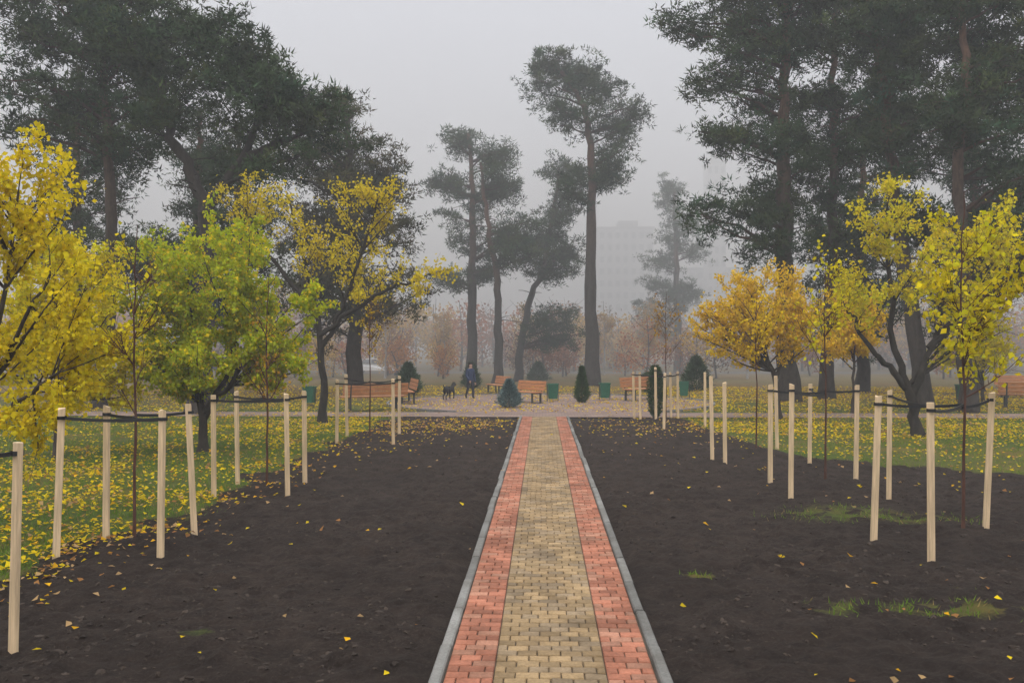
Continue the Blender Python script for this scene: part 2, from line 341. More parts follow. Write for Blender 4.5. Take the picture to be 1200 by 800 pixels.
# saplings
SB = (.085, .04, .028)
def sapling(x, y, h, n, lob, cA, cB, seed, cov=.5, ls=.07, bare=.9):
    broadleaf('sapling_tree', y, x, [[(x, 0, 0), (x+.02, 0, h*.35), (x-.02, 0, h*.7), (x+.03, 0, h)]], [(x+a, b, c, d, 0) for a, b, c, d in lob], n, ls, cA, cB, seed, .022, SB, cov, bare=bare)
sapling(5.35, 11.5, 4.4, 2500, [(.1, 3.3, .65, 1.0), (.6, 3.6, .45, .7), (.3, 2.4, .5, .5)], YEL, YG, 61, 1.2, .085, 1.3)
sapling(5.0, 15.9, 4.0, 900, [(0, 3.2, .75, .9)], YEL, YG, 62, .8, .075, 1.2)
sapling(4.86, 20.4, 3.9, 900, [(0, 3.0, .7, .9)], YEL, ORG, 63, .7, .08, 1.2)
sapling(4.0, 29, 4.2, 450, [(0, 3.3, .8, .9)], ORG, BRN, 64, .6, .08)
sapling(-4.95, 10.6, 3.9, 220, [(0, 2.8, .5, 1.1)], YEL, YG, 65, .7)
sapling(-4.68, 14.9, 3.6, 170, [(0, 2.5, .5, 1.0)], ORG, BRN, 66, .7)
sapling(-4.57, 23.3, 4.0, 400, [(0, 3.1, .6, .9)], YEL, BRN, 67, .6)
sapling(-4.75, 6.0, 3.9, 300, [(0, 3.0, .5, .9)], YEL, YG, 68, .6)

# distant hazy tree belt
mb = MB(); rng = np.random.default_rng(77)
pal = np.array([(.38, .13, .04), (.42, .18, .04), (.18, .10, .05), (.52, .33, .05), (.26, .10, .04)])
for k in range(290):
    near = k >= 240
    x = rng.uniform(-130, 130); y = rng.uniform(92, 130); h = rng.uniform(4, 8.5)*(1.35 if abs(x-5) > 20 else 1.0)
    if near: x = rng.uniform(-50, 55); y = rng.uniform(68, 81); h = rng.uniform(2.6, 5.2)
    r = h*rng.uniform(.34, .5)
    c = pal[rng.integers(0, 5)]
    T = resample([(x, y, 0), (x+rng.normal()*.2, y, h*.4), (x+rng.normal()*.5, y, h*.95)], 6)
    mb.tube(T, np.linspace(.16, .03, 6)*(.6 if near else 1), np.array([.05, .04, .035]), 5)
    for q in range(9):
        a = rng.uniform(0, 6.28); i = rng.integers(1, 5); e = T[i]+np.array([math.cos(a)*r*.8, math.sin(a)*r*.8, h*.28])
        mb.tube(np.array([T[i], (T[i]+e)/2+np.array([0, 0, -.2]), e]), [.04, .025, .012], np.array([.05, .04, .035]), 3)
    n = 650; cl = rng.normal(size=(24, 3)); cl /= np.linalg.norm(cl, axis=1)[:, None]; cl *= rng.uniform(.3, 1, 24)[:, None]
    P = cl[rng.integers(0, 24, n)]*np.array([r, r, h*.45])+rng.normal(size=(n, 3))*r*.17+np.array([x, y, h*.5])
    P[:, 2] = np.maximum(P[:, 2], .3)
    mb.leaves(P, .20 if near else .40, .7, c*rng.uniform(.6, 1.4, n)[:, None], 1, False, rng)
mb.build('distant_trees', [M_bark, M_leaf])
for k, (bx, by, bh) in enumerate([(-12.5, 70, 7), (-8.5, 76, 6), (-1.5, 78, 6.5), (5.5, 80, 7), (8.5, 72, 5.5), (10, 84, 8), (16, 70, 7), (-20, 66, 8), (24, 74, 8)]):
    broadleaf('birch_tree', by, bx, [[(bx, 0, 0), (bx+.1, 0, bh*.4), (bx-.05, 0, bh*.95)]], [(bx, bh*.66, bh*.2, bh*.3, 0)], 1500, .17, (.5, .34, .06), (.35, .17, .05), 80+k, .09, (.3, .28, .26), cover=1)

# ------------------------------------------------------------------ shrubs
def shrub(name, x, y, h, r, col, seed, cone=True, n=3500, sz=.11):
    rng = np.random.default_rng(seed); mb = MB()
    mb.tube(np.array([(x, y, 0), (x, y, h*.5), (x, y, h*.95)]), [.03, .02, .008], np.array([.05, .035, .025]), 6)
    u = rng.uniform(0, 1, n)**.8; a = rng.uniform(0, 6.28, n)
    prof = (1-u)**.75*(.35+.65*np.minimum(1, u*6)) if cone else np.sqrt(np.clip(1-(2*u-1)**2, 0, 1))*.95+.05
    rr = r*prof*rng.uniform(.5, 1.12, n)*(1+.28*np.sin(a*5+u*17)*np.sin(u*40))
    P = np.stack([x+np.cos(a)*rr, y+np.sin(a)*rr, .04+u*h*.97], 1)
    d = np.stack([np.cos(a), np.sin(a), np.full(n, .6)], 1)
    c = np.array(col)*rng.uniform(.5, 1.6, n)[:, None]
    mb.leaves(P, sz, .22, c, 1, True, rng, 0, d)
    for k in range(26):
        i = rng.integers(0, n); mb.tube(np.array([(x, y, max(.03, P[i, 2]-.1)), P[i]]), [.01, .004], np.array([.05, .035, .025]), 3)
    mb.build(name, [M_bark, M_needle])
shrub('blue_spruce', -1.34, 35.6, 1.12, .52, (.11, .17, .17), 1, True, 4500, .14)
shrub('thuja', 1.72, 39, 1.6, .34, (.035, .07, .022), 2, True, 6000, .12)
shrub('thuja', 3.85, 30.4, 1.8, .24, (.035, .07, .022), 3, False, 4500, .11)
shrub('juniper_bush', -7.0, 46, 1.6, .75, (.05, .09, .045), 4, True, 4000, .22)
shrub('juniper_bush', -.3, 60, 1.4, .8, (.05, .08, .045), 5, True, 2500, .24)
shrub('juniper_bush', -4.2, 52, 1.5, .6, (.05, .08, .045), 6, True, 2500, .22)
shrub('juniper_bush', 8.6, 50, 1.9, .9, (.05, .08, .04), 7, True, 3000, .26)
shrub('juniper_bush', 5.6, 47, 1.1, .5, (.05, .075, .03), 8, False, 2500, .14)

# ------------------------------------------------------------------ ground
PL, PR = -.80, .91       # path edges incl kerb
def grassmask(x, y):
    n = fbm(x*.9, y*.9, 5, 4)-.5
    left = sstep(-.25, .25, -(x+5.25)+n*1.9+np.where(y < 9.5, (y-9.5)*.9, 0))
    left = left*(y < 200)
    fy = np.interp(x, [4.4, 4.7, 5.4, 8.9, 20, 60], [60, 29, 20.6, 16.6, 13, 8])
    right = sstep(-.4, .4, y-fy+n*3.2)*(x > 0)
    far = sstep(-.1, .1, y-33+n*.4)
    g = np.maximum(np.maximum(left, right), far)
    for (px, py, rx, ry, a) in [(3.75, 8.25, .75, .32, .8), (2.65, 8.35, .35, .35, .7), (4.4, 13, 1.4, .9, .65), (1.65, 9.4, .22, .2, .75), (4.6, 7.7, .6, .25, .7), (5.2, 12.6, 1.0, .7, .6), (-2.9, 7.4, .25, .18, .55), (4.2, 8.9, .3, .2, .5), (-2.2, 27.5, 1.2, 1.5, .3)]:
        d = ((x-px)/rx)**2+((y-py)/ry)**2
        g = np.maximum(g, a*np.exp(-d)*sstep(.36, .6, fbm(x*5, y*5, 9, 3)+.08))
    return np.clip(g, 0, 1)
def groundz(x, y):
    inpath = sstep(0, .22, np.maximum(PL-x, x-PR))
    cross = sstep(0, .3, np.abs(y-31.9)-1.1)
    pl = sstep(0, .4, np.hypot(x-.3, y-39)-7.0)
    m = inpath*cross*pl
    far = 1-sstep(45, 70, np.hypot(x, y))
    g = grassmask(x, y)
    z = (fbm(x*.7, y*.7, 1, 3)-.42)*.13*(.7+.3*(1-g))
    z = z+(1-g)*((fbm(x*2.4, y*2.4, 2, 3)-.5)*.13+(fbm(x*8, y*8, 3, 3)-.5)*.085)
    for sx, sy in [(5.35, 11.5), (5, 15.9), (4.86, 20.4), (-4.95, 10.6), (-4.68, 14.9), (-4.57, 23.3), (4, 29), (-4.75, 6)]:
        z = z+.10*np.exp(-((x-sx)**2+(y-sy)**2)/.35)
    z = np.maximum(z, -.05)
    return z*m*far-.03*(1-m)
def axis(lo, hi, a, b, step, grow=1.10):
    mid = list(np.arange(a, b, step)); s = step; v = a; L = []
    while v > lo: s *= grow; v -= s; L.append(v)
    s = step; v = mid[-1]; Rr = []
    while v < hi: s *= grow; v += s; Rr.append(v)
    return np.array(L[::-1]+mid+Rr)
xs = axis(-1500, 1500, -6.6, 7.0, .035, 1.045); ys = axis(-300, 2500, 5.8, 14, .035, 1.022)
X, Yg = np.meshgrid(xs, ys); Z = groundz(X, Yg)
G = grassmask(X, Yg)
nx, ny = len(xs), len(ys)
V = np.stack([X, Yg, Z], -1).reshape(-1, 3)
i = np.arange(ny-1)[:, None]*nx; j = np.arange(nx-1)[None, :]
F = np.stack([i+j, i+j+1, i+nx+j+1, i+nx+j], -1).reshape(-1, 4)
mb = MB(); g1 = G.reshape(-1, 1)
litter = (sstep(30, 48, Yg)*.62+.25*sstep(.4, .6, fbm(X*.25, Yg*.25, 23, 3))).reshape(-1, 1)
mb.add(V, F, np.concatenate([g1, fbm(X*.35, Yg*.35, 21, 3).reshape(-1, 1), litter], 1), 0)
m, nt, nd, lk, b = nmat('ground_soil_grass')
a = N(nd, 'ShaderNodeAttribute', attribute_name='col'); sp = nd.new('ShaderNodeSeparateColor'); lk.new(a.outputs['Color'], sp.inputs[0])
n1 = noise_out(nd, lk, 3.5, 8, .7); n2 = noise_out(nd, lk, 30, 8, .8); n3 = noise_out(nd, lk, .6, 5, .6)
soil = mixc(nd, lk, ramp(nd, lk, n1, .38, .65), (.018, .0122, .0092), (.046, .033, .026))
soil = mixc(nd, lk, ramp(nd, lk, n2, .5, .70), soil, (.070, .052, .042))
soil = mixc(nd, lk, ramp(nd, lk, n3, .45, .68, (0,)*3, (.6,)*3), soil, (.017, .0118, .0092))
gr = mixc(nd, lk, ramp(nd, lk, n1, .35, .65), (.040, .060, .012), (.085, .125, .022))
gr = mixc(nd, lk, ramp(nd, lk, n2, .52, .72, (0,)*3, (.5,)*3), gr, (.19, .13, .035))
gr = mixc(nd, lk, sp.outputs[2], gr, (.15, .095, .04))
lit = ramp(nd, lk, n3, .50, .62, (0,)*3, (.45,)*3)
gr = mixc(nd, lk, lit, gr, (.20, .13, .035))
mth = N(nd, 'ShaderNodeMath', operation='ADD'); lk.new(sp.outputs[0], mth.inputs[0])
m2 = N(nd, 'ShaderNodeMath', operation='MULTIPLY_ADD'); lk.new(n2, m2.inputs[0]); m2.inputs[1].default_value = .8; m2.inputs[2].default_value = -.4
lk.new(m2.outputs[0], mth.inputs[1])
fac = ramp(nd, lk, mth.outputs[0], .35, .65)
lk.new(mixc(nd, lk, fac, soil, gr), b.inputs['Base Color']); b.inputs['Roughness'].default_value = .95; b.inputs['Specular IOR Level'].default_value = .15
bump(nd, lk, b, n2, 1.0, .06)
mb.build('ground', [m])

def clods(name, n, xr, yr, smin, smax, cond, cols, seed):
    rng = np.random.default_rng(seed); mb = MB()
    x = rng.uniform(*xr, n); y = yr[0]+(yr[1]-yr[0])*rng.uniform(0, 1, n)**1.5
    k = cond(x, y, rng); x = x[k]; y = y[k]; n = len(x)
    z = groundz(x, y)
    oc = np.array([(1, 0, 0), (0, 1, 0), (-1, 0, 0), (0, -1, 0), (.6, .5, .75), (-.5, .6, .7), (-.6, -.5, .8), (.5, -.6, .7), (0, 0, 1.05)], float)
    fc = [(0, 1, 4), (1, 2, 5), (2, 3, 6), (3, 0, 7), (4, 1, 5), (5, 2, 6), (6, 3, 7), (7, 0, 4), (4, 5, 8), (5, 6, 8), (6, 7, 8), (7, 4, 8)]
    s = smin+(smax-smin)*rng.uniform(0, 1, n)**5
    V = oc[None]*s[:, None, None]*rng.uniform(.6, 1.3, (n, 1, 3))*rng.uniform(.6, 1.3, (n, 9, 3))
    an = rng.uniform(0, 6.28, n); ca, sa = np.cos(an)[:, None], np.sin(an)[:, None]
    V = np.stack([V[..., 0]*ca-V[..., 1]*sa, V[..., 0]*sa+V[..., 1]*ca, V[..., 2]*.6], -1)
    V += np.stack([x, y, z-s*.2], 1)[:, None, :]
    F = (np.arange(n)[:, None, None]*9+np.array(fc)[None]).reshape(-1, 3)
    c = np.repeat(np.array(cols[0])+(np.array(cols[1])-np.array(cols[0]))*rng.uniform(0, 1, n)[:, None]**1.5, 9, 0)
    mb.add(V.reshape(-1, 3), F, c, 0)
    mb.build(name, [attrmat(name+'_mat', 60, .6, 1.3, .95, .6)], ())
clods('soil_clods', 80000, (-8, 9), (4.5, 26), .005, .042,
      lambda x, y, r: (grassmask(x, y) < .35) & ((x < PL-.05) | (x > PR+.05)) & (fbm(x*1.3, y*1.3, 31, 3) > r.uniform(.3, .7, len(x))), [(.020, .0138, .0105), (.060, .044, .034)], 3)

# grass blades
rng = np.random.default_rng(5)
n = 420000
x = np.concatenate([rng.uniform(-17, -4.5, n//2), rng.uniform(1.2, 20, n-n//2)])
y = 7+rng.uniform(0, 1, n)**1.4*26
g = grassmask(x, y)
k = (g > rng.uniform(.2, .8, n)) & (np.abs(y-31.9) > 1.15) & (fbm(x*1.7, y*1.7, 41, 3) > rng.uniform(.2, .65, n))
x = x[k]; y = y[k]; n = len(x)
P = np.stack([x, y, groundz(x, y)-.005], 1)
d = rng.normal(size=(n, 3))*np.array([.5, .5, .1])+np.array([0, 0, 1.0])
base = np.array([(.08, .155, .018)])+rng.uniform(0, 1, (n, 1))*np.array([(.10, .10, .018)])
dry = rng.uniform(size=n) < .12; base[dry] = (.28, .21, .08)
mb = MB(); mb.leaves(P, .07+.0*np.zeros(n), .17, base, 0, True, rng, 0, d)
mb.build('grass', [M_grass], ())

# fallen leaves
rng = np.random.default_rng(6)
n = 230000
x = rng.uniform(-22, 26, n); y = 5+rng.uniform(0, 1, n)**1.25*50
clus = sstep(.36, .64, fbm(x*.8, y*.8, 51, 4)+.06)
soilm = grassmask(x, y) < .5
dens = np.where(soilm, .013, .0)
dens = dens+1.4*np.exp(-((x+8.2)/3.6)**2-((y-15)/5)**2)*(x < -4.6)
dens = dens+.9*np.exp(-((x+7.5)/2.5)**2-((y-10)/3)**2)*(x < -5)
dens = dens+2.4*np.exp(-((x+3.4)/2.0)**2-((y-27.6)/1.6)**2)
dens = dens+.8*np.exp(-((x+8)/4)**2-((y-26)/4)**2)
dens = dens+1.3*np.exp(-((x-9.5)/5.5)**2-((y-27)/3)**2)+.22*((y > 16) & (x > 5))*(~soilm)+.30*(y > 33)+.14*((x < -5.2))+.16*np.exp(-((x+4.8)/.7)**2-((y-14)/7)**2)
dens = dens*(clus*.9+.2)
dens = np.where((x > PL) & (x < PR) & (y < 33), .001, dens)
k = rng.uniform(size=n) < dens; x = x[k]; y = y[k]; n = len(x)
onp = (x > PL) & (x < PR) & (y < 33)
gm = grassmask(x, y)
z = np.where(onp, .045, groundz(x, y)+.02)
z = z+np.where(gm > .5, rng.uniform(0, .05, n), 0)
z = np.where((np.abs(y-31.9) < 1.2) | (np.hypot(x-.3, y-39) < 7.2), .035, z)
P = np.stack([x, y, z], 1)
an = rng.uniform(0, 6.28, n); d = np.stack([np.cos(an), np.sin(an), rng.normal(size=n)*.3], 1); d /= np.linalg.norm(d, axis=1)[:, None]
w = np.stack([-np.sin(an), np.cos(an), rng.normal(size=n)*.35], 1)
s = rng.uniform(.03, .08, n)[:, None]*(1+.012*y[:, None]); up = np.array([[0, 0, 1.]])
Vv = np.stack([P, P+d*s*.4+w*s*.42+up*s*.2, P+d*s, P+d*s*.4-w*s*.42+up*s*.15], 1)
c = np.array([YEL])*rng.uniform(.6, 1.1, n)[:, None]
o = rng.uniform(size=n); pb = np.where(gm < .5, .5, .18)
c[o < pb] = np.array([.34, .17, .06]); c[(o > .85)] *= np.array([1, .75, 1])
c[o < pb*.5] = np.array([.48, .32, .15])
c = c*rng.uniform(.7, 1.2, n)[:, None]
mb = MB(); mb.add(Vv.reshape(-1, 3), np.arange(n*4).reshape(n, 4), np.repeat(c, 4, 0), 0); mb.build('fallen_leaves', [M_leaf], ())

# ------------------------------------------------------------------ paved path (real pavers)
rng = np.random.default_rng(9)
mb = MB()
def paver(x0, x1, y0, y1, top, col):
    g = .004; e = .007
    x0 += g; x1 -= g; y0 += g; y1 -= g
    t = top+rng.normal()*.0015; tl = rng.normal(size=2)*.0018
    V = [(x0, y0, top-.03), (x1, y0, top-.03), (x1, y1, top-.03), (x0, y1, top-.03),
         (x0, y0, t-e), (x1, y0, t-e), (x1, y1, t-e), (x0, y1, t-e),
         (x0+e, y0+e, t+tl[0]), (x1-e, y0+e, t+tl[1]), (x1-e, y1-e, t+tl[1]), (x0+e, y1-e, t+tl[0])]
    F = [(0, 1, 5, 4), (1, 2, 6, 5), (2, 3, 7, 6), (3, 0, 4, 7), (4, 5, 9, 8), (5, 6, 10, 9), (6, 7, 11, 10), (7, 4, 8, 11), (8, 9, 10, 11)]
    mb.add(V, F, col, 0)
red0 = np.array([.34, .135, .082]); yel0 = np.array([.285, .200, .105])
xa, xb, xc, xd = PL+.09, PL+.09+.355, PR-.09-.355, PR-.09
yy = -4.0; row = 0
while yy < 30.75:
    dp = .118
    for (u, v, bc) in ((xa, xb, red0), (xb, xc, yel0), (xc, xd, red0)):
        w = v-u; nb = 2 if w < .5 else 5
        cuts = list(np.linspace(0, w, nb+1))
        if row % 2: cuts = [0]+[q-w/nb/2 for q in cuts[1:]]+[w]
        cuts = [0]+[q+rng.normal()*.008 for q in cuts[1:-1]]+[w]
        for p, q in zip(cuts[:-1], cuts[1:]):
            c = bc*rng.uniform(.72, 1.22)
            if bc is yel0 and rng.uniform() < .3: c = c*np.array([.85, .9, 1.05])
            if bc is red0 and rng.uniform() < .25: c = c*np.array([1.05, 1.3, 1.4])
            paver(u+p, u+q, yy, yy+dp, .035, c)
    yy += dp; row += 1
pm = attrmat('paver', 45, .72, 1.22, .85, .35, None, .006)
nd = pm.node_tree.nodes; lk = pm.node_tree.links; b = nd['Principled BSDF']
src = b.inputs['Base Color'].links[0].from_socket
st = ramp(nd, lk, noise_out(nd, lk, 1.6, 6, .65), .38, .68, (.62, .60, .57), (1.08, 1.08, 1.08))
lk.new(mixc(nd, lk, 1.0, src, st, 'MULTIPLY'), b.inputs['Base Color'])
mb.build('paved_path', [pm], ())
mb = MB(); mb.add([(PL+.05, -4, .016), (PR-.05, -4, .016), (PR-.05, 30.76, .016), (PL+.05, 30.76, .016)], [(0, 1, 2, 3)], (.10, .08, .06)); mb.build('path_sand_bed', [pm], ())
def kerb(name, x0, x1):
    global mb
    mb = MB(); y = -4.
    while y < 30.7:
        c = np.array([.19, .19, .18])*rng.uniform(.72, 1.15); dx = rng.normal()*.005
        g = .006; e = .012; t = .062+rng.normal()*.004
        a0, a1, y0, y1 = x0+dx, x1+dx, y+g, min(y+1.0, 30.75)-g
        V = [(a0, y0, -.08), (a1, y0, -.08), (a1, y1, -.08), (a0, y1, -.08), (a0, y0, t-e), (a1, y0, t-e), (a1, y1, t-e), (a0, y1, t-e), (a0+e, y0+e*.4, t), (a1-e, y0+e*.4, t), (a1-e, y1-e*.4, t), (a0+e, y1-e*.4, t)]
        F = [(0, 1, 5, 4), (1, 2, 6, 5), (2, 3, 7, 6), (3, 0, 4, 7), (4, 5, 9, 8), (5, 6, 10, 9), (6, 7, 11, 10), (7, 4, 8, 11), (8, 9, 10, 11)]
        mb.add(V, F, c); y += 1.0
    mb.build(name, [pm], ())
kerb('kerb', PL, PL+.085); kerb('kerb', PR-.085, PR)

def paving(name, c1, c2, mort, sc):
    m, nt, nd, lk, b = nmat(name)
    tc = nd.new('ShaderNodeTexCoord'); br = nd.new('ShaderNodeTexBrick'); lk.new(tc.outputs['Object'], br.inputs['Vector'])
    br.inputs['Scale'].default_value = sc; br.inputs['Color1'].default_value = (*c1, 1); br.inputs['Color2'].default_value = (*c2, 1); br.inputs['Mortar'].default_value = (*mort, 1)
    br.inputs['Mortar Size'].default_value = .02
    f = noise_out(nd, lk, 1.2, 6, .6)
    c = mixc(nd, lk, 1.0, br.outputs['Color'], ramp(nd, lk, f, .35, .7, (.6,)*3, (1.15,)*3), 'MULTIPLY')
    lk.new(c, b.inputs['Base Color']); b.inputs['Roughness'].default_value = .8
    return m
mb = MB(); mb.add([(-60, 30.8, .02), (60, 30.8, .02), (60, 33.0, .02), (-60, 33.0, .02)], [(0, 1, 2, 3)], (1, 1, 1))
mb.build('cross_path', [paving('paving_tan', (.22, .155, .12), (.27, .175, .14), (.1, .08, .07), 2.2)], ())
mb = MB(); a = np.linspace(0, 2*np.pi, 96, endpoint=False)
V = np.stack([.3+7*np.cos(a), 39+7*np.sin(a), np.full(96, .026)], 1)
mb.add(V, np.arange(96).reshape(1, 96), (1, 1, 1)); mb.build('plaza', [paving('paving_plaza', (.22, .145, .115), (.26, .17, .14), (.12, .09, .08), 2.2)], ())
mb = MB()
for q in range(96):
    a0, a1 = a[q]+.002, a[q]+2*np.pi/96-.002
    if math.sin(a0) < -.84: continue
    V = [(.3+r*math.cos(t), 39+r*math.sin(t), z) for z in (-.05, .08) for r, t in ((7.0, a0), (7.1, a0), (7.1, a1), (7.0, a1))]
    mb.add(V, [(0, 1, 5, 4), (1, 2, 6, 5), (2, 3, 7, 6), (3, 0, 4, 7), (4, 5, 6, 7)], (.22, .22, .22))
mb.build('plaza_kerb', [pm], ())
mb = MB(); mb.add([(-400, 84, .01), (400, 84, .01), (400, 91, .01), (-400, 91, .01)], [(0, 1, 2, 3)], (1, 1, 1)); mb.build('road', [plain('asphalt', (.06, .06, .062), .85, 30, .2)], ())

# ------------------------------------------------------------------ box helper
def boxes(name, lst, mat, bev=.006, parent=None, mtx=None):
    bm = bmesh.new()
    for (cx, cy, cz, sx, sy, sz, *rot) in lst:
        r = bmesh.ops.create_cube(bm, size=1)
        M = Matrix.Translation((cx, cy, cz))
        if rot: M = M @ Euler(rot[0]).to_matrix().to_4x4()
        M = M @ Matrix.Diagonal((sx, sy, sz, 1)); bmesh.ops.transform(bm, matrix=M, verts=r['verts'])
    if bev: bmesh.ops.bevel(bm, geom=bm.edges[:], offset=bev, segments=1, affect='EDGES')
    me = bpy.data.meshes.new(name); bm.to_mesh(me); bm.free(); me.materials.append(mat)
    o = bpy.data.objects.new(name, me); scene.collection.objects.link(o)
    if parent: o.parent = parent
    return o
def empty(name, loc, rz=0, sc=1):
    e = bpy.data.objects.new(name, None); e.empty_display_size = .2; scene.collection.objects.link(e)
    e.location = loc; e.rotation_euler = (0, 0, rz); e.scale = (sc,)*3
    return e

rs = random.Random(3)
def stake(x, y, h=1.68, lx=0, ly=0):
    z0 = float(groundz(np.array([x]), np.array([y]))[0])
    bm = bmesh.new(); r = bmesh.ops.create_cube(bm, size=1)
    for v in r['verts']:
        top = v.co.z > 0
        v.co.x *= .078 if not top else .074; v.co.y *= .045; v.co.z = (h if top else -.15)
        if top: v.co.z += .012*(1 if v.co.x > 0 else -1)*rs.choice([1, -1])
    bmesh.ops.bevel(bm, geom=bm.edges[:], offset=.004, segments=1, affect='EDGES')
    me = bpy.data.meshes.new('wooden_stake'); bm.to_mesh(me); bm.free(); me.materials.append(M_wood)
    o = bpy.data.objects.new('wooden_stake', me); scene.collection.objects.link(o)
    lx += rs.uniform(-.02, .02); ly += rs.uniform(-.02, .02)
    o.location = (x, y, z0); o.rotation_euler = (ly, lx, rs.uniform(-.5, .5))
    return Vector((x, y, z0))+Euler((ly, lx, 0)).to_matrix() @ Vector((0, 0, h-.10))
def strap(pts, w=.035, t=.006):
    mb = MB()
    for a, b_ in zip(pts[:-1], pts[1:]):
        n = 7; tt = np.linspace(0, 1, n); A = np.array(a); B = np.array(b_)
        P = A[None]*(1-tt)[:, None]+B[None]*tt[:, None]; L = np.linalg.norm(B-A); P[:, 2] -= 4*tt*(1-tt)*.025*L
        d = (B-A)/L; s = np.array([-d[1], d[0], 0])*t
        V = np.concatenate([P+s+[0, 0, w/2], P-s+[0, 0, w/2], P-s-[0, 0, w/2], P+s-[0, 0, w/2]]).reshape(4, n, 3).transpose(1, 0, 2).reshape(-1, 3)
        i = np.arange(n-1)[:, None]*4; j = np.arange(4)[None]; F = np.stack([i+j, i+(j+1) % 4, i+4+(j+1) % 4, i+4+j], -1).reshape(-1, 4)
        mb.add(V, F, (0, 0, 0))
    p = np.array(pts[0]); a = np.linspace(0, 2*np.pi, 9)
    Q = np.stack([p[0]+.052*np.cos(a), p[1]+.052*np.sin(a)], 1)
    V = np.concatenate([np.column_stack([Q, np.full(9, p[2]-w*.55)]), np.column_stack([Q, np.full(9, p[2]+w*.55)])])
    mb.add(V, [(k, k+1, k+10, k+9) for k in range(8)], (0, 0, 0))
    mb.build('tree_tie_strap', [M_black], ())
def group(stk, tree, loops=True):
    tops = [stake(*s) for s in stk]
    if tree:
        c = Vector((tree[0], tree[1], sum(t.z for t in tops)/len(tops)-.02))
        for t in tops: strap([t, c+Vector((rs.uniform(-.03, .03), 0, rs.uniform(-.04, .02)))])
    return tops
group([(-4.21, 6.93, 1.68), (-5.3, 6.6, 1.68), (-5.3, 5.5, 1.68), (-4.2, 5.4, 1.68)], (-4.75, 6.0))
t = group([(-5.41, 9.70, 1.66, .045), (-5.44, 10.89, 1.65), (-4.32, 9.90, 1.66), (-4.40, 11.08, 1.65, -.04)], (-4.95, 10.6)); strap([t[0], t[2]])
t = group([(-5.34, 14.25, 1.66), (-5.35, 15.4, 1.64), (-4.13, 14.25, 1.67), (-4.24, 15.7, 1.62)], (-4.68, 14.9)); strap([t[0], t[2]])
t = group([(-5.21, 22.3, 1.62), (-5.28, 23.8, 1.66), (-3.77, 22.3, 1.64), (-3.98, 24.5, 1.62)], (-4.57, 23.3)); strap([t[0], t[2]])
group([(4.09, 11.13, 1.78, .05), (4.33, 10.06, 1.78), (5.82, 11.88, 1.8, .03), (5.57, 14.5, 1.75)], (5.35, 11.5))
group([(3.94, 14.25, 1.8, .02), (3.96, 15.6, 1.7), (5.64, 16.2, 1.68), (5.44, 18.3, 1.62)], (5.0, 15.9))
group([(3.64, 19.2, 1.78), (3.71, 18.2, 1.68), (5.44, 20.8, 1.7), (4.94, 27.2, 1.65)], None)
t = group([(3.1, 30.2, 1.6), (3.26, 29.7, 1.6), (3.68, 29, 1.66), (3.6, 26.5, 1.65), (4.36, 30.3, 1.6), (4.59, 30.3, 1.6)], (4.0, 29))

# ------------------------------------------------------------------ benches
def bench(x, y, rz, L=2.3, sc=1.15):
    e = empty('park_bench', (x, y, .02), rz, sc)
    boxes('seat', [(0, -.20+.125*k, .46, L, .115, .045) for k in range(4)], M_bench, .008, e)
    boxes('backrest', [(0, .30+.03*k, .58+.135*k, L, .04, .12, (-.2, 0, 0)) for k in range(3)], M_bench, .008, e)
    for k, xx in enumerate((-L*.38, L*.38)):
        boxes('leg_%d' % (k+1), [(xx, -.20, .20, .07, .07, .43), (xx, .24, .20, .07, .07, .43), (xx, .02, .41, .07, .5, .045), (xx, .325, .64, .05, .03, .5, (-.2, 0, 0)), (xx, .02, .012, .12, .62, .03)], M_iron, .006, e)
bench(-6.5, 33.9, math.radians(205), 2.2)
bench(-6.0, 38.5, math.radians(-75), 2.2)
bench(-2.4, 46.6, math.radians(-65), 2.0, 1.0)
bench(-.75, 38.8, math.radians(-50), 1.8, 1.05)
bench(4.6, 41.0, math.radians(50), 2.2)
bench(23.5, 44, math.radians(5), 2.4)
bench(19.5, 36, math.radians(160), 2.2)
def bin_(x, y):
    e = empty('litter_bin', (x, y, 0), rs.uniform(-.2, .2))
    bm = bmesh.new(); r = bmesh.ops.create_cube(bm, size=1)
    for v in r['verts']:
        s = .46 if v.co.z > 0 else .36
        v.co.x *= s; v.co.y *= s; v.co.z = .12 if v.co.z < 0 else .78
    top = [f for f in bm.faces if f.calc_center_median().z > .7]
    bmesh.ops.inset_region(bm, faces=[top[0]], thickness=.03); bmesh.ops.translate(bm, vec=(0, 0, -.12), verts=top[0].verts)
    me = bpy.data.meshes.new('bin_body'); bm.to_mesh(me); bm.free(); me.materials.append(M_green)
    o = bpy.data.objects.new('bin_body', me); scene.collection.objects.link(o); o.parent = e
    boxes('bin_legs', [(sx*.25, 0, .36, .035, .035, .76) for sx in (-1, 1)]+[(0, 0, .012, .5, .3, .025)], M_iron, .003, e)
    boxes('bin_rim', [(0, -.235, .78, .5, .025, .05), (0, .235, .78, .5, .025, .05), (-.2375, 0, .78, .025, .44, .05), (.2375, 0, .78, .025, .44, .05)], M_green, .003, e)
for p in [(.45, 40.2), (2.85, 41), (-9.8, 37), (18.6, 40), (6.8, 43)]: bin_(*p)

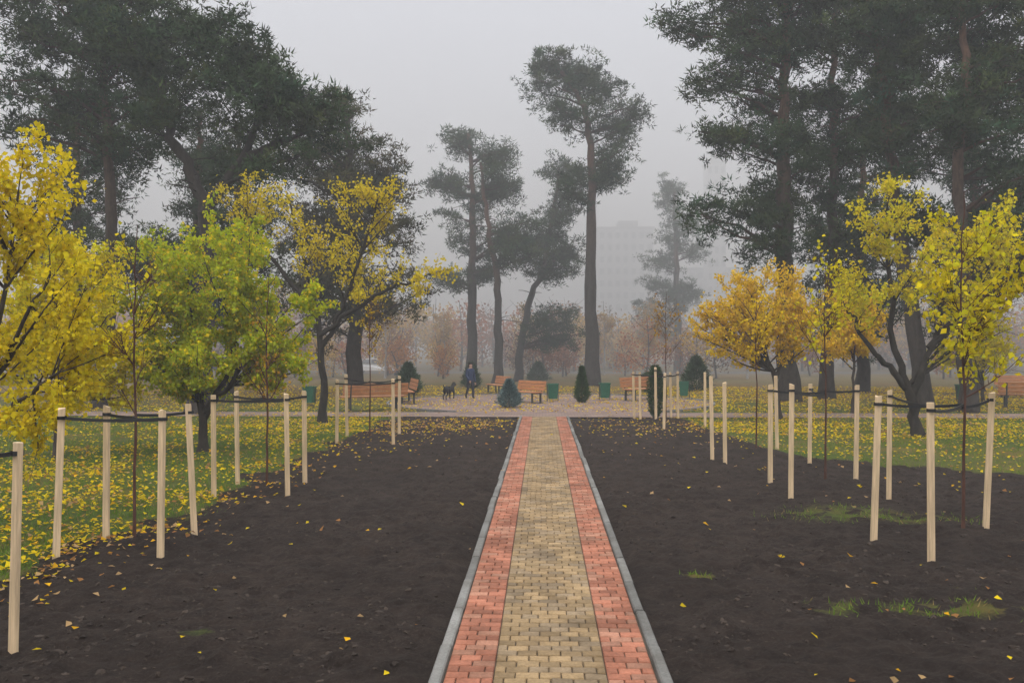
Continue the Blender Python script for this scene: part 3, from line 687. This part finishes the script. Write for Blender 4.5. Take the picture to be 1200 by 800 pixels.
# ------------------------------------------------------------------ person and dog
def skin(name, verts, edges, radii, mat, root=0, lev=2, parent=None):
    me = bpy.data.meshes.new(name); me.from_pydata(verts, edges, []); me.update()
    o = bpy.data.objects.new(name, me); scene.collection.objects.link(o)
    mo = o.modifiers.new('skin', 'SKIN')
    for i, sv in enumerate(me.skin_vertices[0].data):
        r = radii[i]; sv.radius = r if isinstance(r, tuple) else (r, r); sv.use_root = (i == root)
    mo.use_smooth_shade = True
    s = o.modifiers.new('sub', 'SUBSURF'); s.levels = lev; s.render_levels = lev
    me.materials.append(mat)
    if parent: o.parent = parent
    return o
def figmat(name, zones):
    m, nt, nd, lk, b = nmat(name)
    tc = nd.new('ShaderNodeTexCoord'); sx = nd.new('ShaderNodeSeparateXYZ'); lk.new(tc.outputs['Object'], sx.inputs[0])
    r = nd.new('ShaderNodeValToRGB'); r.color_ramp.interpolation = 'CONSTANT'
    dv = N(nd, 'ShaderNodeMath', operation='DIVIDE'); lk.new(sx.outputs[2], dv.inputs[0]); dv.inputs[1].default_value = 2.0
    lk.new(dv.outputs[0], r.inputs[0])
    for k, (z, c) in enumerate(zones):
        e = r.color_ramp.elements[k] if k < 2 else r.color_ramp.elements.new(z/2)
        e.position = z/2; e.color = (*c, 1)
    lk.new(r.outputs[0], b.inputs['Base Color']); b.inputs['Roughness'].default_value = .85
    return m
pe = empty('person', (-3.4, 41.6, .03), math.radians(35), .95)
SK = (.42, .26, .19); JK = (.02, .035, .085); PT = (.015, .018, .03); SH = (.012, .01, .01)
vs = [(0, 0, .95), (0, 0, 1.12), (0, .01, 1.30), (0, .01, 1.44), (0, -.01, 1.52), (0, -.03, 1.60), (0, -.025, 1.70), (0, 0, 1.76),
      (.17, 0, 1.40), (.24, .03, 1.14), (.23, -.08, .90), (.225, -.11, .82),
      (-.17, 0, 1.40), (-.24, -.02, 1.14), (-.20, -.20, .97), (-.18, -.27, .93),
      (.09, 0, .88), (.10, -.12, .50), (.10, -.10, .10), (.10, -.22, .05),
      (-.09, 0, .88), (-.10, .06, .50), (-.10, .26, .13), (-.10, .20, .03)]
ed = [(0, 1), (1, 2), (2, 3), (3, 4), (4, 5), (5, 6), (6, 7), (3, 8), (8, 9), (9, 10), (10, 11), (3, 12), (12, 13), (13, 14), (14, 15), (0, 16), (16, 17), (17, 18), (18, 19), (0, 20), (20, 21), (21, 22), (22, 23)]
rd = [(.17, .13), (.16, .12), (.19, .13), (.12, .10), (.06, .06), (.085, .095), (.09, .10), (.05, .05), .075, .055, .042, .035, .075, .055, .042, .035, .10, .07, .05, .045, .10, .07, .05, .045]
skin('body', vs, ed, rd, figmat('person_clothes', [(0, SH), (.10, PT), (.86, JK), (1.50, SK), (1.69, (.02, .015, .012))]), 0, 2, pe)
skin('hair', [(0, .02, 1.68), (0, .015, 1.74), (0, .045, 1.62)], [(0, 1), (0, 2)], [.098, .075, .075], plain('hair', (.02, .014, .01), .8), 0, 2, pe)
skin('nose', [(0, -.13, 1.635), (0, -.145, 1.61)], [(0, 1)], [.012, .014], plain('skin', SK, .6), 0, 1, pe)
for sx, (hx, hy, hz) in ((1, (.225, -.11, .82)), (-1, (-.18, -.27, .93))):
    hv = [(hx, hy, hz), (hx, hy-.01, hz-.06)]; he = [(0, 1)]; hr = [.03, .032]
    for f in range(4):
        b0 = len(hv); hv += [(hx+(f-1.5)*.018, hy-.015, hz-.09), (hx+(f-1.5)*.019, hy-.03, hz-.125+abs(f-1.5)*.008), (hx+(f-1.5)*.019, hy-.02, hz-.15+abs(f-1.5)*.01)]
        he += [(1, b0), (b0, b0+1), (b0+1, b0+2)]; hr += [.010, .009, .008]
    b0 = len(hv); hv += [(hx-sx*.04, hy-.02, hz-.06), (hx-sx*.05, hy-.035, hz-.09)]; he += [(0, b0), (b0, b0+1)]; hr += [.012, .010]
    skin('hand', hv, he, hr, bpy.data.materials['skin'], 0, 1, pe)
dg = empty('dog', (-4.35, 41.0, .03), math.radians(70), 1.0)
dv = [(0, 0, .50), (.22, 0, .48), (.36, 0, .52), (.46, 0, .64), (.56, 0, .70), (.68, 0, .66), (.75, 0, .65),
      (-.22, 0, .50), (-.34, 0, .50), (-.46, 0, .58), (-.58, 0, .70),
      (.32, .09, .40), (.29, .09, .22), (.31, .09, .04), (.35, .09, .02),
      (.32, -.09, .40), (.36, -.09, .22), (.33, -.09, .05), (.37, -.09, .03),
      (-.30, .09, .40), (-.22, .09, .29), (-.40, .09, .18), (-.38, .09, .03), (-.33, .09, .02),
      (-.30, -.09, .40), (-.26, -.09, .28), (-.46, -.09, .18), (-.46, -.09, .03), (-.41, -.09, .02),
      (.53, .05, .79), (.53, -.05, .79)]
de = [(0, 1), (1, 2), (2, 3), (3, 4), (4, 5), (5, 6), (0, 7), (7, 8), (8, 9), (9, 10), (1, 11), (11, 12), (12, 13), (13, 14), (1, 15), (15, 16), (16, 17), (17, 18),
      (8, 19), (19, 20), (20, 21), (21, 22), (22, 23), (8, 24), (24, 25), (25, 26), (26, 27), (27, 28), (4, 29), (4, 30)]
dr = [.12, .145, .12, .085, .085, .05, .035, .10, .10, .035, .015, .06, .035, .026, .028, .06, .035, .026, .028, .075, .055, .03, .026, .028, .075, .055, .03, .026, .028, .022, .022]
skin('dog_body', dv, de, dr, plain('black_fur', (.012, .011, .011), .9, 40, .3), 0, 2, dg)

# ------------------------------------------------------------------ car
ce = empty('parked_car', (-15.6, 82, 0), math.radians(4))
prof = [(-2.1, .35), (-2.15, .75), (-2.0, .95), (-1.55, 1.02), (-1.0, 1.42), (.2, 1.46), (.95, 1.02), (1.85, .86), (2.1, .65), (2.12, .35)]
bm = bmesh.new(); rows = []
for yv, ins in ((-.85, 0), (-.78, 1), (.78, 1), (.85, 0)):
    rows.append([bm.verts.new((x, (yv if z < 1.0 else yv*.82), z)) for x, z in prof])
for ra, rb in zip(rows[:-1], rows[1:]):
    for k in range(len(prof)): bm.faces.new((ra[k], ra[(k+1) % len(prof)], rb[(k+1) % len(prof)], rb[k]))
bm.faces.new(rows[0]); bm.faces.new(rows[-1][::-1]); bmesh.ops.recalc_face_normals(bm, faces=bm.faces[:])
me = bpy.data.meshes.new('car_body'); bm.to_mesh(me); bm.free(); me.materials.append(plain('white_car_paint', (.75, .76, .78), .3, 3, .03, 0, 0))
o = bpy.data.objects.new('car_body', me); scene.collection.objects.link(o); o.parent = ce
glass = plain('car_glass', (.03, .035, .04), .1, 3, .1, 0, 0)
for sy in (-1, 1):
    mb = MB()
    for q in ([(-1.42, 1.04), (-.3, 1.04), (-.3, 1.36), (-.98, 1.36)], [(-.24, 1.04), (.8, 1.04), (.2, 1.38), (-.24, 1.38)]):
        mb.add([(x, (.86 if z < 1.1 else .715)*sy, z) for x, z in q], [(0, 1, 2, 3)], (0, 0, 0))
    w = mb.build('side_window', [glass], ()); w.parent = ce
for wx in (-1.35, 1.35):
    for sy in (-1, 1):
        bm = bmesh.new(); bmesh.ops.create_cone(bm, cap_ends=True, segments=24, radius1=.33, radius2=.33, depth=.2); bmesh.ops.bevel(bm, geom=[e for e in bm.edges if abs(e.verts[0].co.z-e.verts[1].co.z) < .01], offset=.03, segments=2, affect='EDGES')
        me = bpy.data.meshes.new('wheel'); bm.to_mesh(me); bm.free(); me.materials.append(M_black)
        o = bpy.data.objects.new('wheel', me); scene.collection.objects.link(o); o.parent = ce; o.location = (wx, sy*.8, .33); o.rotation_euler = (math.radians(90), 0, 0)

# ------------------------------------------------------------------ buildings in the fog
def building(name, x0, x1, y, dep, h, floors, cols, wall, roofs=None):
    e = empty(name, (0, 0, 0))
    wm = plain(name+'_wall', wall, .85, .4, .08, 0, .1); gm = plain(name+'_glass', (.17, .18, .19), .3, 1, .2, 0, 0)
    boxes('walls', [((x0+x1)/2, y+dep/2, h/2, x1-x0, dep, h)], wm, 0, e)
    boxes('roof', [((x0+x1)/2, y+dep/2, h+.3, x1-x0+.6, dep+.6, .6)]+(roofs or []), plain(name+'_roof', (.3, .3, .3), .9, 2, .1), 0, e)
    W = []; S = []
    fh = (h-2)/floors; cw = (x1-x0)/cols
    for f in range(floors):
        for c in range(cols):
            cx = x0+cw*(c+.5); cz = 2+fh*(f+.5)
            W.append((cx, y-.02, cz, cw*.55, .12, fh*.5)); S.append((cx, y-.08, cz-fh*.27, cw*.62, .2, .12))
    boxes('windows', W, gm, 0, e); boxes('sills', S, wm, 0, e)
building('apartment_building', 14, 28, 225, 14, 32.5, 10, 7, (.42, .42, .43), [(22, 232, 34, 5, 6, 2.4)])
building('apartment_building', 29, 56, 235, 14, 23, 7, 12, (.42, .42, .43))
building('apartment_building', -36, -26, 150, 10, 7, 2, 5, (.62, .62, .62))
building('tower_building', 40.5, 45.2, 220, 5, 48, 14, 3, (.45, .45, .46), [(42.85, 222.5, 49.2, 2.4, 2.4, 1.8)])

# ------------------------------------------------------------------ fog
def fogbox(name, y0, y1, dens):
    bm = bmesh.new(); r = bmesh.ops.create_cube(bm, size=1); bmesh.ops.transform(bm, matrix=Matrix.Translation((0, (y0+y1)/2, 24.5)) @ Matrix.Diagonal((700, y1-y0, 53, 1)), verts=r['verts'])
    me = bpy.data.meshes.new('fog'); bm.to_mesh(me); bm.free()
    m = bpy.data.materials.new('fog'); m.use_nodes = True; nd = m.node_tree.nodes; nd.clear()
    out = nd.new('ShaderNodeOutputMaterial'); v = nd.new('ShaderNodeVolumeScatter'); v.inputs['Density'].default_value = dens; v.inputs['Color'].default_value = (.96, .98, 1, 1); v.inputs['Anisotropy'].default_value = .1
    m.node_tree.links.new(v.outputs[0], out.inputs['Volume']); me.materials.append(m)
    o = bpy.data.objects.new('fog', me); scene.collection.objects.link(o)
fogbox('fog', -180, 50, .0021)
fogbox('fog', 50.01, 440, .0105)

# ------------------------------------------------------------------ light: overcast sky brighter towards the zenith
w = bpy.data.worlds.new('World'); scene.world = w; w.use_nodes = True
nd = w.node_tree.nodes; lk = w.node_tree.links; bg = nd['Background']
sky = nd.new('ShaderNodeTexSky'); sky.sky_type = 'NISHITA'; sky.sun_disc = False; sky.sun_elevation = math.radians(42); sky.sun_rotation = math.radians(200); sky.dust_density = 4
tc = nd.new('ShaderNodeTexCoord'); sx = nd.new('ShaderNodeSeparateXYZ'); lk.new(tc.outputs['Generated'], sx.inputs[0])
rp = nd.new('ShaderNodeValToRGB'); lk.new(sx.outputs[2], rp.inputs[0])
rp.color_ramp.elements[0].position = 0; rp.color_ramp.elements[0].color = (.20, .21, .23, 1)
rp.color_ramp.elements[1].position = 1; rp.color_ramp.elements[1].color = (1, 1, 1, 1)
e = rp.color_ramp.elements.new(.38); e.color = (.225, .235, .26, 1)
sc_ = nd.new('ShaderNodeMix'); sc_.data_type = 'RGBA'; sc_.blend_type = 'MULTIPLY'; sc_.inputs[0].default_value = 1
lk.new(rp.outputs[0], sc_.inputs[6]); sc_.inputs[7].default_value = (26.0, 25.6, 25.6, 1)
mx = nd.new('ShaderNodeMix'); mx.data_type = 'RGBA'; mx.inputs[0].default_value = .95
lk.new(sky.outputs[0], mx.inputs[6]); lk.new(sc_.outputs[2], mx.inputs[7])
lk.new(mx.outputs[2], bg.inputs[0]); bg.inputs[1].default_value = .13
L = bpy.data.lights.new('sun', 'SUN'); L.energy = .9; L.angle = math.radians(40); L.color = (1, .96, .90)
lo = bpy.data.objects.new('sun', L); scene.collection.objects.link(lo)
d = Vector((math.sin(math.radians(200))*math.cos(math.radians(42)), math.cos(math.radians(200))*math.cos(math.radians(42)), math.sin(math.radians(42))))
lo.rotation_euler = d.to_track_quat('Z', 'Y').to_euler()

# ------------------------------------------------------------------ camera
cam = bpy.data.cameras.new('camera'); co = bpy.data.objects.new('camera', cam); scene.collection.objects.link(co)
cam.lens = 31.17; cam.sensor_width = 36; cam.clip_end = 5000; cam.clip_start = .1
co.location = (0, 0, 2.4); co.rotation_euler = (math.radians(90.44), 0, math.radians(1.98))
scene.camera = co
